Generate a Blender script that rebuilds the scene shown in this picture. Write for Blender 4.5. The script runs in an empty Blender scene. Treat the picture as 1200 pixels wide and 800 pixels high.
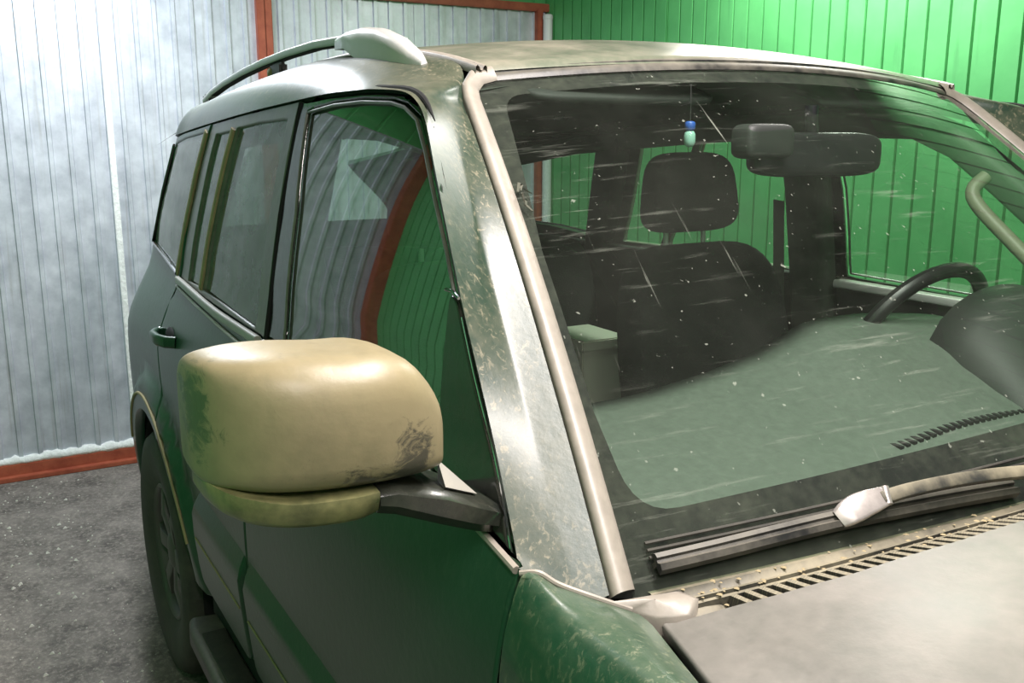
import bpy, bmesh, math, random
import numpy as np
from mathutils import Vector, Matrix, geometry

random.seed(7)
sc = bpy.context.scene
COL = sc.collection

# ------------------------------------------------------------------ camera
cam_d = bpy.data.cameras.new('camera')
cam_d.sensor_width = 36.0
cam_d.lens = 36.0 * 1129.9 / 1200.0
cam_d.clip_start = 0.02
cam = bpy.data.objects.new('camera', cam_d)
COL.objects.link(cam)
yaw, pitch = math.radians(29.98), math.radians(12.072)
fw = Vector((-math.cos(yaw) * math.cos(pitch), math.sin(yaw) * math.cos(pitch), -math.sin(pitch)))
rt = Vector((math.sin(yaw), math.cos(yaw), 0))
up = rt.cross(fw)
M = Matrix((rt, up, -fw)).transposed().to_4x4()
M.translation = (0.1731, -1.3562, 1.6026)
cam.matrix_world = M
sc.camera = cam

# ------------------------------------------------------------------ world, lights, exposure
sc.view_settings.view_transform = 'Standard'
sc.view_settings.look = 'None'
sc.view_settings.exposure = 0.27
sc.view_settings.gamma = 1.0
sc.view_settings.use_curve_mapping = False
wd = bpy.data.worlds.new('world')
sc.world = wd
wd.use_nodes = True
wd.node_tree.nodes['Background'].inputs[0].default_value = (.8, .85, .9, 1)
wd.node_tree.nodes['Background'].inputs[1].default_value = .15


def area(name, loc, sx, sy, power, rot=(0, 0, 0), col=(1, .97, .92)):
    l = bpy.data.lights.new(name, 'AREA')
    l.shape = 'RECTANGLE'
    l.size, l.size_y = sx, sy
    l.energy = power
    l.color = col
    o = bpy.data.objects.new(name, l)
    o.location = loc
    o.rotation_euler = rot
    COL.objects.link(o)
    return o


# ceiling lamps of the garage (tubes hung under the ceiling)
area('ceiling_lamp_front', (-0.38, -0.42, 2.70), 1.4, .12, 74, col=(1, .93, .90))
area('ceiling_lamp_rear', (-3.75, -0.75, 2.70), 1.3, .12, 60, col=(.88, .93, 1))
area('ceiling_lamp_side', (-2.45, 1.50, 2.70), 1.3, .12, 54, col=(1, .96, .90))
area('ceiling_lamp_door', (0.9, -1.5, 2.70), 1.3, .12, 38, col=(1, .92, .88))

# ------------------------------------------------------------------ materials
MATS = {}


class NT:
    def __init__(s, name):
        s.m = bpy.data.materials.new(name)
        s.m.use_nodes = True
        s.t = s.m.node_tree
        s.n = s.t.nodes
        s.l = s.t.links
        s.b = s.n['Principled BSDF']
        s.out = s.n['Material Output']
        MATS[name] = s.m

    def node(s, typ, **kw):
        n = s.n.new(typ)
        for k, v in kw.items():
            setattr(n, k, v)
        return n

    def link(s, a, b):
        s.l.new(a, b)

    def val(s, sock, v):
        if hasattr(v, 'links'):
            s.l.new(v, sock)
        else:
            sock.default_value = v

    def math(s, op, a, b=None, clamp=False):
        n = s.node('ShaderNodeMath', operation=op, use_clamp=clamp)
        s.val(n.inputs[0], a)
        if b is not None:
            s.val(n.inputs[1], b)
        return n.outputs[0]

    def coord(s, scale=(1, 1, 1), uv=False, rot=(0, 0, 0)):
        tc = s.node('ShaderNodeTexCoord')
        mp = s.node('ShaderNodeMapping')
        mp.inputs['Scale'].default_value = scale
        mp.inputs['Rotation'].default_value = rot
        s.link(tc.outputs['UV' if uv else 'Object'], mp.inputs[0])
        return mp.outputs[0]

    def noise(s, co, scale, detail=4, rough=.55, dist=0):
        n = s.node('ShaderNodeTexNoise')
        n.inputs['Scale'].default_value = scale
        n.inputs['Detail'].default_value = detail
        n.inputs['Roughness'].default_value = rough
        n.inputs['Distortion'].default_value = dist
        s.link(co, n.inputs['Vector'])
        return n.outputs[0]

    def ramp(s, f, lo, hi, a=0., b=1.):
        n = s.node('ShaderNodeMapRange')
        n.inputs['From Min'].default_value = lo
        n.inputs['From Max'].default_value = hi
        n.inputs['To Min'].default_value = a
        n.inputs['To Max'].default_value = b
        s.link(f, n.inputs[0])
        return n.outputs[0]

    def mix(s, f, a, b):
        n = s.node('ShaderNodeMix', data_type='RGBA')
        s.val(n.inputs[0], f)
        s.val(n.inputs[6], a if hasattr(a, 'links') else (*a, 1))
        s.val(n.inputs[7], b if hasattr(b, 'links') else (*b, 1))
        return n.outputs[2]

    def nz(s):
        g = s.node('ShaderNodeNewGeometry')
        x = s.node('ShaderNodeSeparateXYZ')
        s.link(g.outputs['Normal'], x.inputs[0])
        return x.outputs[2]

    def bump(s, h, strength, dist=.01):
        b = s.node('ShaderNodeBump')
        b.inputs['Strength'].default_value = strength
        b.inputs['Distance'].default_value = dist
        s.link(h, b.inputs['Height'])
        s.link(b.outputs[0], s.b.inputs['Normal'])

    def set(s, **kw):
        for k, v in kw.items():
            sk = s.b.inputs[k.replace('_', ' ')]
            if hasattr(v, 'links'):
                s.l.new(v, sk)
            else:
                sk.default_value = (*v, 1) if isinstance(v, tuple) else v


def paint(name, base, dust, amount, upk=.35, nk=.9, sc1=4, rough=(.28, .6), streak=0, metal=.0, coat=.4, spots=0, rot=(0, 0, 0), cr_=.10, spec=.5, scrapes=()):
    """car paint with settled dust and dried mud"""
    k = NT(name)
    co = k.coord()
    n1 = k.noise(co, sc1, 8, .62)
    n2 = k.noise(co, 55, 6, .6)
    f = k.math('ADD', k.math('MULTIPLY', k.math('SUBTRACT', n1, .5), nk), amount)
    f = k.math('ADD', f, k.math('MULTIPLY', k.math('SUBTRACT', n2, .5), .35))
    f = k.math('ADD', f, k.math('MULTIPLY', k.math('POWER', k.math('MAXIMUM', k.nz(), 0.), 2.), upk))
    if streak:
        cs = k.coord((120, 120, 30), rot=rot)
        s1 = k.noise(cs, 1.0, 6, .7, .8)
        s1 = k.ramp(s1, .545, .62)
        msk = k.ramp(k.noise(co, 9, 5, .65), .40, .60)
        f = k.math('ADD', f, k.math('MULTIPLY', k.math('MULTIPLY', s1, msk), streak))
    f = k.math('MINIMUM', k.math('MAXIMUM', f, 0.), .97)
    c2 = k.mix(k.noise(co, 18, 5), dust, tuple(min(1, d * 1.45) for d in dust))
    c = k.mix(f, base, c2)
    if spots:
        v = k.ramp(k.noise(co, 9.5, 7, .72, .5), .585, .66)
        c = k.mix(k.math('MULTIPLY', v, spots), c, (.035, .035, .03))
    for ctr, rad, colr, ns in scrapes:
        # scraped-off patch with a ragged edge
        vm = k.node('ShaderNodeVectorMath', operation='DISTANCE')
        k.link(k.coord(), vm.inputs[0])
        vm.inputs[1].default_value = ctr
        dd = k.math('ADD', k.math('DIVIDE', vm.outputs['Value'], rad), k.math('MULTIPLY', k.math('SUBTRACT', k.noise(k.coord((1, 1, 1.8)), ns, 8, .75, 1.0), .5), 3.2))
        c = k.mix(k.ramp(dd, .45, .85, .85, 0.), c, colr)
    k.b.inputs['Specular IOR Level'].default_value = spec
    k.set(Base_Color=c, Roughness=k.ramp(f, 0, 1, rough[0], rough[1]), Metallic=metal, Coat_Weight=k.ramp(f, 0, .8, coat, 0.))
    k.b.inputs['Coat Roughness'].default_value = cr_
    k.bump(n2, .12, .004)
    return k.m


GREEN = (.014, .052, .028)
TAN = (.205, .168, .095)
GREYD = (.22, .205, .175)
paint('paint_door', GREEN, (.06, .10, .06), .0, .35, .5, 2.5, (.3, .5), streak=.22, coat=.12, cr_=.2, spec=.3)
paint('paint_fender', GREEN, (.17, .175, .11), .02, .16, .5, 3, (.3, .5), streak=.5, rot=(.4, .2, 0))
paint('paint_pillar', (.018, .036, .022), (.22, .19, .13), -.06, .30, .5, 6, (.38, .42), streak=.5, rot=(.9, .5, .3), coat=.14, cr_=.28, spec=.45)
paint('paint_roof', GREEN, (.22, .195, .15), .16, .45, 1.5, 6, (.25, .40), coat=.3, cr_=.2)
paint('paint_hood', (.014, .026, .018), (.165, .15, .132), .22, .46, 1.0, 7, (.34, .46), coat=.15, cr_=.2)
paint('paint_mirror', (.02, .045, .028), TAN, .95, 0, .9, 7, (.3, .42), spots=.45, scrapes=(((-.70, -.975, 1.272), .045, (.03, .03, .026), 30), ((-.70, -1.03, 1.262), .03, (.03, .03, .026), 34), ((-.80, -1.168, 1.33), .06, (.05, .075, .04), 26)))
paint('mould_trim', (.05, .05, .046), (.30, .265, .22), .5, .25, .6, 8, (.38, .46), coat=.15, cr_=.3)
paint('dusty_black', (.012, .012, .012), (.20, .18, .14), .05, .35, .9, 12, (.4, .8), coat=0)
paint('dusty_cowl', (.025, .025, .023), (.27, .235, .155), .10, .38, 1.5, 14, (.45, .8), coat=0)
paint('frit_black', (.014, .014, .014), (.16, .15, .12), .02, .12, .4, 8, (.85, 1.), coat=0, spec=.1)
paint('frame_black', (.006, .007, .007), (.2, .18, .12), .03, .08, .3, 9, (.08, .4), coat=.6)
paint('sash_dusty', (.02, .03, .024), (.20, .19, .15), .35, .1, .6, 14, (.25, .5), coat=.2)
paint('sail_black', (.008, .010, .009), (.10, .10, .07), .12, 0, .4, 20, (.2, .5), coat=.4)
paint('gold_dust', (.05, .045, .03), (.30, .24, .12), .7, 0, .6, 20, (.5, .8), coat=0)
paint('belt_metal', (.25, .25, .25), (.30, .28, .22), .4, .2, .5, 14, (.25, .5), coat=0)
paint('rail_silver', (.48, .48, .49), (.42, .40, .34), .25, .2, .5, 9, (.3, .5), metal=.0, coat=.2)
paint('tyre_rubber', (.012, .012, .012), (.10, .09, .065), .25, .0, .8, 10, (.7, .9), coat=0)
paint('wheel_metal', (.05, .05, .05), (.06, .055, .04), .4, .0, .8, 10, (.4, .7), coat=0)
paint('lens_dusty', (.05, .06, .028), (.22, .20, .09), .55, .0, 2.2, 30, (.22, .5), coat=.4)


def plain(name, col, rough=.6, metal=0., nscale=0, namt=.3, bump=0.):
    k = NT(name)
    if nscale:
        n = k.noise(k.coord(), nscale, 6, .6)
        k.set(Base_Color=k.mix(k.ramp(n, .3, .7), tuple(c * (1 - namt) for c in col), tuple(c * (1 + namt) for c in col)))
        if bump:
            k.bump(n, bump, .01)
    else:
        k.set(Base_Color=col)
    k.set(Roughness=rough, Metallic=metal)
    return k.m


plain('void_black', (.004, .004, .004), .9)
plain('dash_plastic', (.085, .105, .085), .62, nscale=60, namt=.12, bump=.15)
plain('dash_dark', (.02, .022, .02), .6)
plain('seat_fabric', (.018, .019, .018), .9, nscale=200, namt=.3, bump=.3)
plain('trim_inner', (.06, .07, .055), .7, nscale=30, namt=.15)
plain('trim_dark', (.012, .014, .012), .7)
plain('headliner', (.035, .04, .033), .9)
plain('handle_beige', (.16, .165, .11), .5)
plain('steer_black', (.012, .012, .012), .38)
plain('post_metal', (.62, .70, .62), .35, .2)
plain('mirror_shell', (.012, .012, .013), .3)
plain('mirror_face', (.8, .85, .85), .03, 1.)
plain('blue_cap', (.02, .08, .35), .4)
plain('bottle_glass', (.25, .45, .38), .1)
plain('wiper_metal', (.42, .38, .36), .32, .6, nscale=40, namt=.25)
plain('card_pale', (.80, .77, .66), .8)
plain('pipe_white', (.7, .72, .72), .45)
plain('foam_white', (.75, .76, .74), .9, nscale=60, namt=.15, bump=.5)
plain('mud_dry', (.26, .21, .12), .9)
plain('crumb', (.6, .57, .5), .8)
plain('chrome', (.7, .72, .75), .15, 1.)
plain('ceiling_paint', (.26, .25, .24), .8)


def mat_galv():
    k = NT('galvanised')
    co = k.coord()
    n = k.noise(co, 9, 6, .65)
    st = k.noise(k.coord((1, 14, .5)), 3, 5, .6)
    c = k.mix(k.ramp(n, .3, .7), (.42, .45, .50), (.62, .65, .70))
    c = k.mix(k.math('MULTIPLY', k.ramp(st, .56, .72), .35), c, (.25, .24, .20))
    k.set(Base_Color=c, Roughness=k.ramp(n, .3, .7, .34, .5), Metallic=.35)
    k.bump(k.noise(co, 30, 3), .04)


def mat_green(name, c1, c2):
    k = NT(name)
    co = k.coord()
    n = k.noise(co, 5, 6, .6)
    c = k.mix(k.ramp(n, .3, .7), c1, c2)
    d = k.ramp(k.noise(k.coord((9, 9, .8)), 2.5, 6, .65), .6, .75)
    c = k.mix(k.math('MULTIPLY', d, .3), c, (.03, .13, .05))
    k.set(Base_Color=c, Roughness=.42)
    k.bump(k.noise(co, 40, 3), .04)


def mat_red():
    k = NT('red_primer')
    co = k.coord()
    n = k.noise(co, 16, 6, .65)
    c = k.mix(k.ramp(n, .35, .68), (.27, .055, .028), (.40, .10, .05))
    k.set(Base_Color=c, Roughness=.55)
    k.bump(n, .1)


def mat_floor():
    k = NT('dirty_floor')
    co = k.coord()
    n = k.noise(co, 7, 9, .72)
    n2 = k.noise(co, 60, 6, .7)
    c = k.mix(k.ramp(n, .32, .68), (.060, .051, .045), (.23, .20, .175))
    c = k.mix(k.math('MULTIPLY', k.ramp(n2, .48, .7), .75), c, (.36, .315, .27))
    v = k.ramp(k.noise(co, 130, 2, .5), .68, .74)
    c = k.mix(k.math('MULTIPLY', v, .7), c, (.5, .47, .42))
    k.set(Base_Color=c, Roughness=.85)
    h = k.math('ADD', n, k.math('MULTIPLY', n2, .5))
    k.bump(h, .7, .02)


mat_galv()
mat_green('green_sheet', (.075, .34, .11), (.10, .42, .14))
mat_red()
mat_floor()


def mat_glass(name, tint, dustc, dlo, dhi, dscale, rough=.015, f0=.045, uvstreak=None, refl=1.0):
    k = NT(name)
    k.n.remove(k.b)
    tr = k.node('ShaderNodeBsdfTransparent')
    tr.inputs[0].default_value = (*tint, 1)
    gl = k.node('ShaderNodeBsdfGlossy')
    gl.inputs['Roughness'].default_value = rough
    gl.inputs['Color'].default_value = (refl, refl, refl, 1)
    lw = k.node('ShaderNodeLayerWeight')
    lw.inputs[0].default_value = .5
    fz = k.math('POWER', lw.outputs['Facing'], 5.)
    fr = k.math('ADD', k.math('MULTIPLY', fz, 1 - f0), f0, True)
    m1 = k.node('ShaderNodeMixShader')
    k.link(fr, m1.inputs[0])
    k.link(tr.outputs[0], m1.inputs[1])
    k.link(gl.outputs[0], m1.inputs[2])
    df = k.node('ShaderNodeBsdfDiffuse')
    df.inputs[0].default_value = (*dustc, 1)
    co = k.coord()
    n = k.noise(co, dscale, 8, .65)
    f = k.ramp(n, .3, .75, dlo, dhi)
    if uvstreak:
        # wiped arcs and dried mud runs, laid out in the pane's own coordinates
        a = k.noise(k.coord((1.2, 22, 1), uv=True, rot=(0, 0, uvstreak)), 2.2, 6, .7)
        b = k.ramp(k.noise(k.coord((1, 1, 1), uv=True), 2.6, 3), .45, .65)
        f = k.math('ADD', f, k.math('MULTIPLY', k.math('MULTIPLY', k.ramp(a, .56, .72), b), .30))
        sp = k.ramp(k.noise(co, 95, 2, .5), .71, .76)
        f = k.math('ADD', f, k.math('MULTIPLY', sp, .30))
        a2 = k.noise(k.coord((26, 1.6, 1), uv=True, rot=(0, 0, .5)), 1.5, 4, .6)
        b2 = k.ramp(k.noise(k.coord((1, 1, 1), uv=True), 3.4, 3), .5, .62)
        f = k.math('ADD', f, k.math('MULTIPLY', k.math('MULTIPLY', k.ramp(a2, .67, .74), b2), .35))
    f = k.math('MINIMUM', f, .95)
    m2 = k.node('ShaderNodeMixShader')
    k.link(f, m2.inputs[0])
    k.link(m1.outputs[0], m2.inputs[1])
    k.link(df.outputs[0], m2.inputs[2])
    k.link(m2.outputs[0], k.out.inputs[0])


mat_glass('glass_windshield', (.80, .88, .82), (.36, .38, .32), .004, .034, 3.0, uvstreak=-.55, f0=.05)
mat_glass('glass_front_side', (.78, .90, .83), (.35, .36, .28), .02, .06, 5, f0=.22)
mat_glass('glass_rear_dusty', (.30, .36, .32), (.26, .27, .25), .34, .52, 9, rough=.06, f0=.10)
mat_glass('glass_rear_side', (.60, .72, .65), (.24, .25, .23), .10, .20, 9, rough=.06, f0=.09)

# ------------------------------------------------------------------ mesh helpers


def link(name, me, mat, parent=None):
    o = bpy.data.objects.new(name, me)
    COL.objects.link(o)
    if mat and not me.materials:
        me.materials.append(MATS[mat])
    if parent:
        o.parent = parent
    return o


def mk(name, V, F, mat, parent=None, smooth=True, normals=None, uv=None):
    me = bpy.data.meshes.new(name)
    me.from_pydata([tuple(v) for v in V], [], [tuple(f) for f in F])
    me.update()
    if smooth:
        me.polygons.foreach_set('use_smooth', [True] * len(me.polygons))
    if uv is not None:
        ul = me.uv_layers.new(name='uv')
        for lp in me.loops:
            ul.data[lp.index].uv = uv[lp.vertex_index]
    if normals is not None:
        me.normals_split_custom_set_from_vertices([tuple(n) for n in normals])
    return link(name, me, mat, parent)


def empty(name, loc=(0, 0, 0), parent=None):
    o = bpy.data.objects.new(name, None)
    o.empty_display_size = .1
    COL.objects.link(o)
    o.location = loc
    if parent:
        o.parent = parent
    return o


def tag(o, label=None, cat=None, kind=None, group=None):
    if label:
        o['label'] = label
    if cat:
        o['category'] = cat
    if kind:
        o['kind'] = kind
    if group:
        o['group'] = group
    return o


def resample(poly, step):
    out = []
    n = len(poly)
    for i in range(n):
        a, b = np.array(poly[i]), np.array(poly[(i + 1) % n])
        m = max(1, int(math.ceil(np.linalg.norm(b - a) / step)))
        for j in range(m):
            out.append(tuple(a + (b - a) * j / m))
    return out


def roundpoly(poly, r, n=5):
    """round each corner of a polygon by about r"""
    out = []
    m = len(poly)
    for i in range(m):
        p = np.array(poly[i], float)
        a = np.array(poly[i - 1], float) - p
        b = np.array(poly[(i + 1) % m], float) - p
        la, lb = np.linalg.norm(a), np.linalg.norm(b)
        cosang = float(a @ b / (la * lb))
        if cosang < -.93:
            out.append(tuple(p))
            continue
        rr = min(r, .45 * la, .45 * lb)
        p0, p2 = p + a / la * rr, p + b / lb * rr
        for j in range(n + 1):
            t = j / n
            out.append(tuple((1 - t) ** 2 * p0 + 2 * t * (1 - t) * p + t * t * p2))
    return out


def inside(poly, P):
    x, y = P[:, 0], P[:, 1]
    r = np.zeros(len(P), bool)
    n = len(poly)
    for i in range(n):
        x1, y1 = poly[i]
        x2, y2 = poly[(i + 1) % n]
        if y1 == y2:
            continue
        c = ((y1 > y) != (y2 > y)) & (x < (x2 - x1) * (y - y1) / (y2 - y1) + x1)
        r ^= c
    return r


def segdist(poly, P):
    d = np.full(len(P), 9e9)
    n = len(poly)
    for i in range(n):
        a = np.array(poly[i])
        b = np.array(poly[(i + 1) % n])
        ab = b - a
        L = ab @ ab
        if L == 0:
            continue
        t = np.clip(((P - a) @ ab) / L, 0, 1)
        d = np.minimum(d, np.linalg.norm(P - (a + t[:, None] * ab), axis=1))
    return d


def panel(name, poly, S, mat, parent=None, hint=(0, 0, 1), step=.035, thick=.012, lip=.003, gap=.003, holes=(), asp=1.0, rim=True):
    """sheet panel cut from surface S(a,b) along a polygon, with a rolled edge"""
    loops = [resample(poly, step)] + [resample(h, step) for h in holes]
    pts, edges = [], []
    for lp in loops:
        b = len(pts)
        pts += lp
        edges += [(b + i, b + (i + 1) % len(lp)) for i in range(len(lp))]
    A = np.array(pts)
    lo, hi = A.min(0), A.max(0)
    gx = np.arange(lo[0] + step / 2, hi[0], step)
    gy = np.arange(lo[1] + step * asp / 2, hi[1], step * asp)
    G = np.array([(a + (.25 * step if j % 2 else -.25 * step), b) for j, b in enumerate(gy) for a in gx])
    if len(G):
        ok = inside(loops[0], G)
        for h in loops[1:]:
            ok &= ~inside(h, G)
        G = G[ok]
    if len(G):
        d = np.min([segdist(lp, G) for lp in loops], axis=0)
        G = G[d > .45 * step]
    allp = [Vector(p) for p in pts] + [Vector(p) for p in G]
    vs, es, fs, *_ = geometry.delaunay_2d_cdt(allp, edges, [], 0, 1e-7)
    V2 = np.array([tuple(v) for v in vs])
    T = np.array([f for f in fs if len(f) == 3])
    cen = V2[T].mean(1)
    ok = inside(loops[0], cen)
    for h in loops[1:]:
        ok &= ~inside(h, cen)
    T = T[ok]
    V, N = [], []
    h = 1e-3
    for a, b in V2:
        p = Vector(S(a, b))
        n = (Vector(S(a + h, b)) - Vector(S(a - h, b))).cross(Vector(S(a, b + h)) - Vector(S(a, b - h)))
        n.normalize()
        V.append(p)
        N.append(n)
    hv = Vector(hint)
    if sum(n.dot(hv) for n in N) < 0:
        N = [-n for n in N]
    F = []
    for t in T:
        a, b, c = (int(q) for q in t)
        n = (V[b] - V[a]).cross(V[c] - V[a])
        F.append((a, b, c) if n.dot(N[a]) > 0 else (a, c, b))
    uv = [tuple(p) for p in V2]
    if rim:
        ec = {}
        for f in F:
            for i in range(3):
                ec[(f[i], f[(i + 1) % 3])] = 1
        bd = [(a, b) for (a, b) in ec if (b, a) not in ec]
        nxt = {a: b for a, b in bd}
        prv = {b: a for a, b in bd}
        base = {}
        r1, r2 = {}, {}
        for a in nxt:
            if a not in prv:
                continue
            tg = (V[nxt[a]] - V[prv[a]])
            tg.normalize()
            o = tg.cross(N[a])
            o.normalize()
            base[a] = (V[a].copy(), o)
        for a, (p, o) in base.items():
            n = N[a]
            V[a] = p - o * (gap + lip)
            r1[a] = len(V)
            V.append(p - o * gap - n * lip)
            N.append((o + n * .6).normalized())
            uv.append(uv[a])
            r2[a] = len(V)
            V.append(p - o * gap - n * thick)
            N.append(o.copy())
            uv.append(uv[a])
        for a, b in bd:
            if a in r1 and b in r1:
                F.append((b, a, r1[a], r1[b]))
                F.append((r1[b], r1[a], r2[a], r2[b]))
    return mk(name, V, F, mat, parent, True, N, uv)


def grid(name, rows, mat, parent=None, flip=False, closed_u=False, caps=False, smooth=True, uvs=False):
    """skin over a list of equally long rows of points"""
    n, m = len(rows), len(rows[0])
    V = [p for r in rows for p in r]
    F = []
    for i in range(n - 1):
        for j in range(m if closed_u else m - 1):
            q = (i * m + j, i * m + (j + 1) % m, (i + 1) * m + (j + 1) % m, (i + 1) * m + j)
            F.append(q[::-1] if flip else q)
    if caps:
        c0 = tuple(range(m))
        c1 = tuple((n - 1) * m + j for j in range(m))
        F.append(c0 if flip else c0[::-1])
        F.append(c1[::-1] if flip else c1)
    uv = [(j / (m - 1), i / (n - 1)) for i in range(n) for j in range(m)] if uvs else None
    return mk(name, V, F, mat, parent, smooth, None, uv)


def sharp(o, ang=40):
    o.data.set_sharp_from_angle(angle=math.radians(ang))
    return o


def cr(pts, n):
    """Catmull-Rom through points, n samples per span"""
    P = [np.array(p, float) for p in pts]
    P = [2 * P[0] - P[1]] + P + [2 * P[-1] - P[-2]]
    out = []
    for i in range(1, len(P) - 2):
        for j in range(n):
            t = j / n
            a, b, c, d = P[i - 1], P[i], P[i + 1], P[i + 2]
            out.append(.5 * ((2 * b) + (-a + c) * t + (2 * a - 5 * b + 4 * c - d) * t * t + (-a + 3 * b - 3 * c + d) * t ** 3))
    out.append(P[-2])
    return out


def tube(name, path, sec, mat, parent=None, upv=(0, 0, 1), scales=None, caps=True, ang=40):
    """sweep section sec [(side, up)...] along a path"""
    path = [Vector(p) for p in path]
    rows = []
    U = Vector(upv)
    for i, p in enumerate(path):
        t = path[min(i + 1, len(path) - 1)] - path[max(i - 1, 0)]
        t.normalize()
        s = t.cross(U)
        s.normalize()
        u = s.cross(t)
        k = scales[i] if scales else 1.
        rows.append([p + s * (a * k) + u * (b * k) for a, b in sec])
    o = grid(name, rows, mat, parent, flip=True, closed_u=True, caps=caps)
    return sharp(o, ang)


def circ(r, n=12, ry=None):
    return [(r * math.cos(2 * math.pi * i / n), (ry or r) * math.sin(2 * math.pi * i / n)) for i in range(n)]


def rrect(w, h, r, n=4):
    out = []
    for cx, cy, a0 in ((w - r, h - r, 0), (-w + r, h - r, 90), (-w + r, -h + r, 180), (w - r, -h + r, 270)):
        for j in range(n + 1):
            a = math.radians(a0 + 90 * j / n)
            out.append((cx + r * math.cos(a), cy + r * math.sin(a)))
    return out


def sbox(name, c, hs, mat, parent=None, e=(.35, .35), rot=None, n=28, m=18, warp=None):
    """rounded cushion-like body (superellipsoid)"""
    def f(w, k):
        return math.copysign(abs(w) ** k, w)
    rows = []
    R = rot.to_3x3() if rot else Matrix.Identity(3)
    for i in range(m + 1):
        v = -math.pi / 2 + math.pi * i / m
        row = []
        for j in range(n):
            u = 2 * math.pi * j / n
            p = Vector((hs[0] * f(math.cos(v), e[0]) * f(math.cos(u), e[1]), hs[1] * f(math.cos(v), e[0]) * f(math.sin(u), e[1]), hs[2] * f(math.sin(v), e[0])))
            if warp:
                p = Vector(warp(p))
            row.append(R @ p + Vector(c))
        rows.append(row)
    return grid(name, rows, mat, parent, closed_u=True)


def box(name, lo, hi, mat, parent=None, bev=.0):
    bm = bmesh.new()
    bmesh.ops.create_cube(bm, size=1)
    for v in bm.verts:
        v.co = Vector([(lo[k] + hi[k]) / 2 + v.co[k] * (hi[k] - lo[k]) for k in range(3)])
    if bev:
        bmesh.ops.bevel(bm, geom=bm.edges[:], offset=bev, segments=2, affect='EDGES')
    me = bpy.data.meshes.new(name)
    bm.to_mesh(me)
    bm.free()
    return link(name, me, mat, parent)


def sstep(t):
    t = min(max(t, 0.), 1.)
    return t * t * (3 - 2 * t)


def pchip(xs, ys):
    xs = np.array(xs, float)
    ys = np.array(ys, float)
    h = np.diff(xs)
    dl = np.diff(ys) / h
    d = np.zeros(len(xs))
    d[0], d[-1] = dl[0], dl[-1]
    for i in range(1, len(xs) - 1):
        d[i] = (dl[i - 1] * h[i] + dl[i] * h[i - 1]) / (h[i] + h[i - 1])

    def f(x):
        x = min(max(x, xs[0]), xs[-1])
        i = min(int(np.searchsorted(xs, x, side='right') - 1), len(xs) - 2)
        t = (x - xs[i]) / h[i]
        return float((1 + 2 * t) * (1 - t) ** 2 * ys[i] + t * (1 - t) ** 2 * h[i] * d[i] + t * t * (3 - 2 * t) * ys[i + 1] + t * t * (t - 1) * h[i] * d[i + 1])
    return f


# ------------------------------------------------------------------ garage
FZ = -.045
XB, YR, YL, XF, ZC = -4.95, 1.834, -2.45, 2.6, 2.85

fl = mk('floor', [(XB - .3, YL - .2, FZ), (XF + .2, YL - .2, FZ), (XF + .2, YR + .2, FZ), (XB - .3, YR + .2, FZ)], [(0, 1, 2, 3)], 'dirty_floor', smooth=False)
tag(fl, kind='structure')
ce = mk('ceiling', [(XB - .3, YL - .2, ZC), (XF + .2, YL - .2, ZC), (XF + .2, YR + .2, ZC), (XB - .3, YR + .2, ZC)], [(0, 3, 2, 1)], 'ceiling_paint', smooth=False)
tag(ce, kind='structure')


def sheet(name, a0, a1, z0, z1, place, mat, parent, pitch=.088, depth=.012, prof='trap', off=0.0):
    """profiled steel sheet between a0 and a1 along a wall; place(a, d, z) -> point"""
    prof_pts = []
    a = a0
    while a < a1 - 1e-6:
        if prof == 'trap':
            seq = [(0, 0), (.060, 0), (.063, depth), (.081, depth), (.0845, 0)]
        else:
            seq = [(0, 0), (.0015, -depth), (.0095, -depth), (.011, 0)]
        for da, d in seq:
            if a + da * pitch / .088 < a1:
                prof_pts.append((a + da * pitch / .088, d + off))
        a += pitch
    prof_pts.append((a1, off))
    rows = [[place(a, d, z) for a, d in prof_pts] for z in (z0, (z0 + z1) / 2, z1)]
    o = grid(name, rows, mat, parent, smooth=False)
    return o


wb = empty('wall_back', (XB, 0, 0))
tag(wb, kind='structure')


def pb(a, d, z):
    return (d, a, z)


for i, (a0, a1, o) in enumerate(((-2.47, -1.70, 0), (-1.70, -.645, .002), (-.66, .10, .012), (.14, .98, 0), (.97, 1.80, .004))):
    sheet('corrugated_sheet', a0, a1, FZ + .06, 2.33, pb, 'galvanised', wb, off=o)
sheet('lintel_sheet', -2.47, 1.86, 2.34, ZC, lambda a, d, z: (d, a, z), 'green_sheet', wb, pitch=.2, depth=.008, prof='v')
# white folded edge strip of the sheet overlap
box('overlap_strip', (.012, -.668, FZ + .06), (.028, -.640, 2.33), 'foam_white', wb, .003)
box('bottom_beam', (-.02, -2.47, FZ), (.035, 1.84, FZ + .075), 'red_primer', wb, .004)
box('sill_angle', (.03, -2.47, FZ), (.075, 1.84, FZ + .022), 'red_primer', wb, .003)
box('top_beam', (-.02, .02, 2.315), (.045, 1.84, 2.36), 'red_primer', wb, .004)
box('frame_post', (-.01, .082, FZ + .07), (.05, .122, 2.33), 'red_primer', wb, .003)
box('frame_post', (-.01, .124, FZ + .07), (.044, .162, 2.33), 'red_primer', wb, .003)
box('frame_post', (-.01, 1.745, FZ + .07), (.05, 1.785, 2.33), 'red_primer', wb, .003)
# mounting foam squeezed out along the bottom beam
rows = []
yy = -2.47
while yy < 1.75:
    h = .028 + .014 * random.random()
    d = .02 + .012 * random.random()
    rows.append([(-.005, yy, FZ + .07), (d, yy, FZ + .072), (d + .006, yy, FZ + .072 + h * .4), (d - .004, yy, FZ + .072 + h), (0, yy, FZ + .072 + h * 1.1)])
    yy += .018 + .02 * random.random()
grid('foam_seal', rows, 'foam_white', wb, flip=True)

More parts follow.
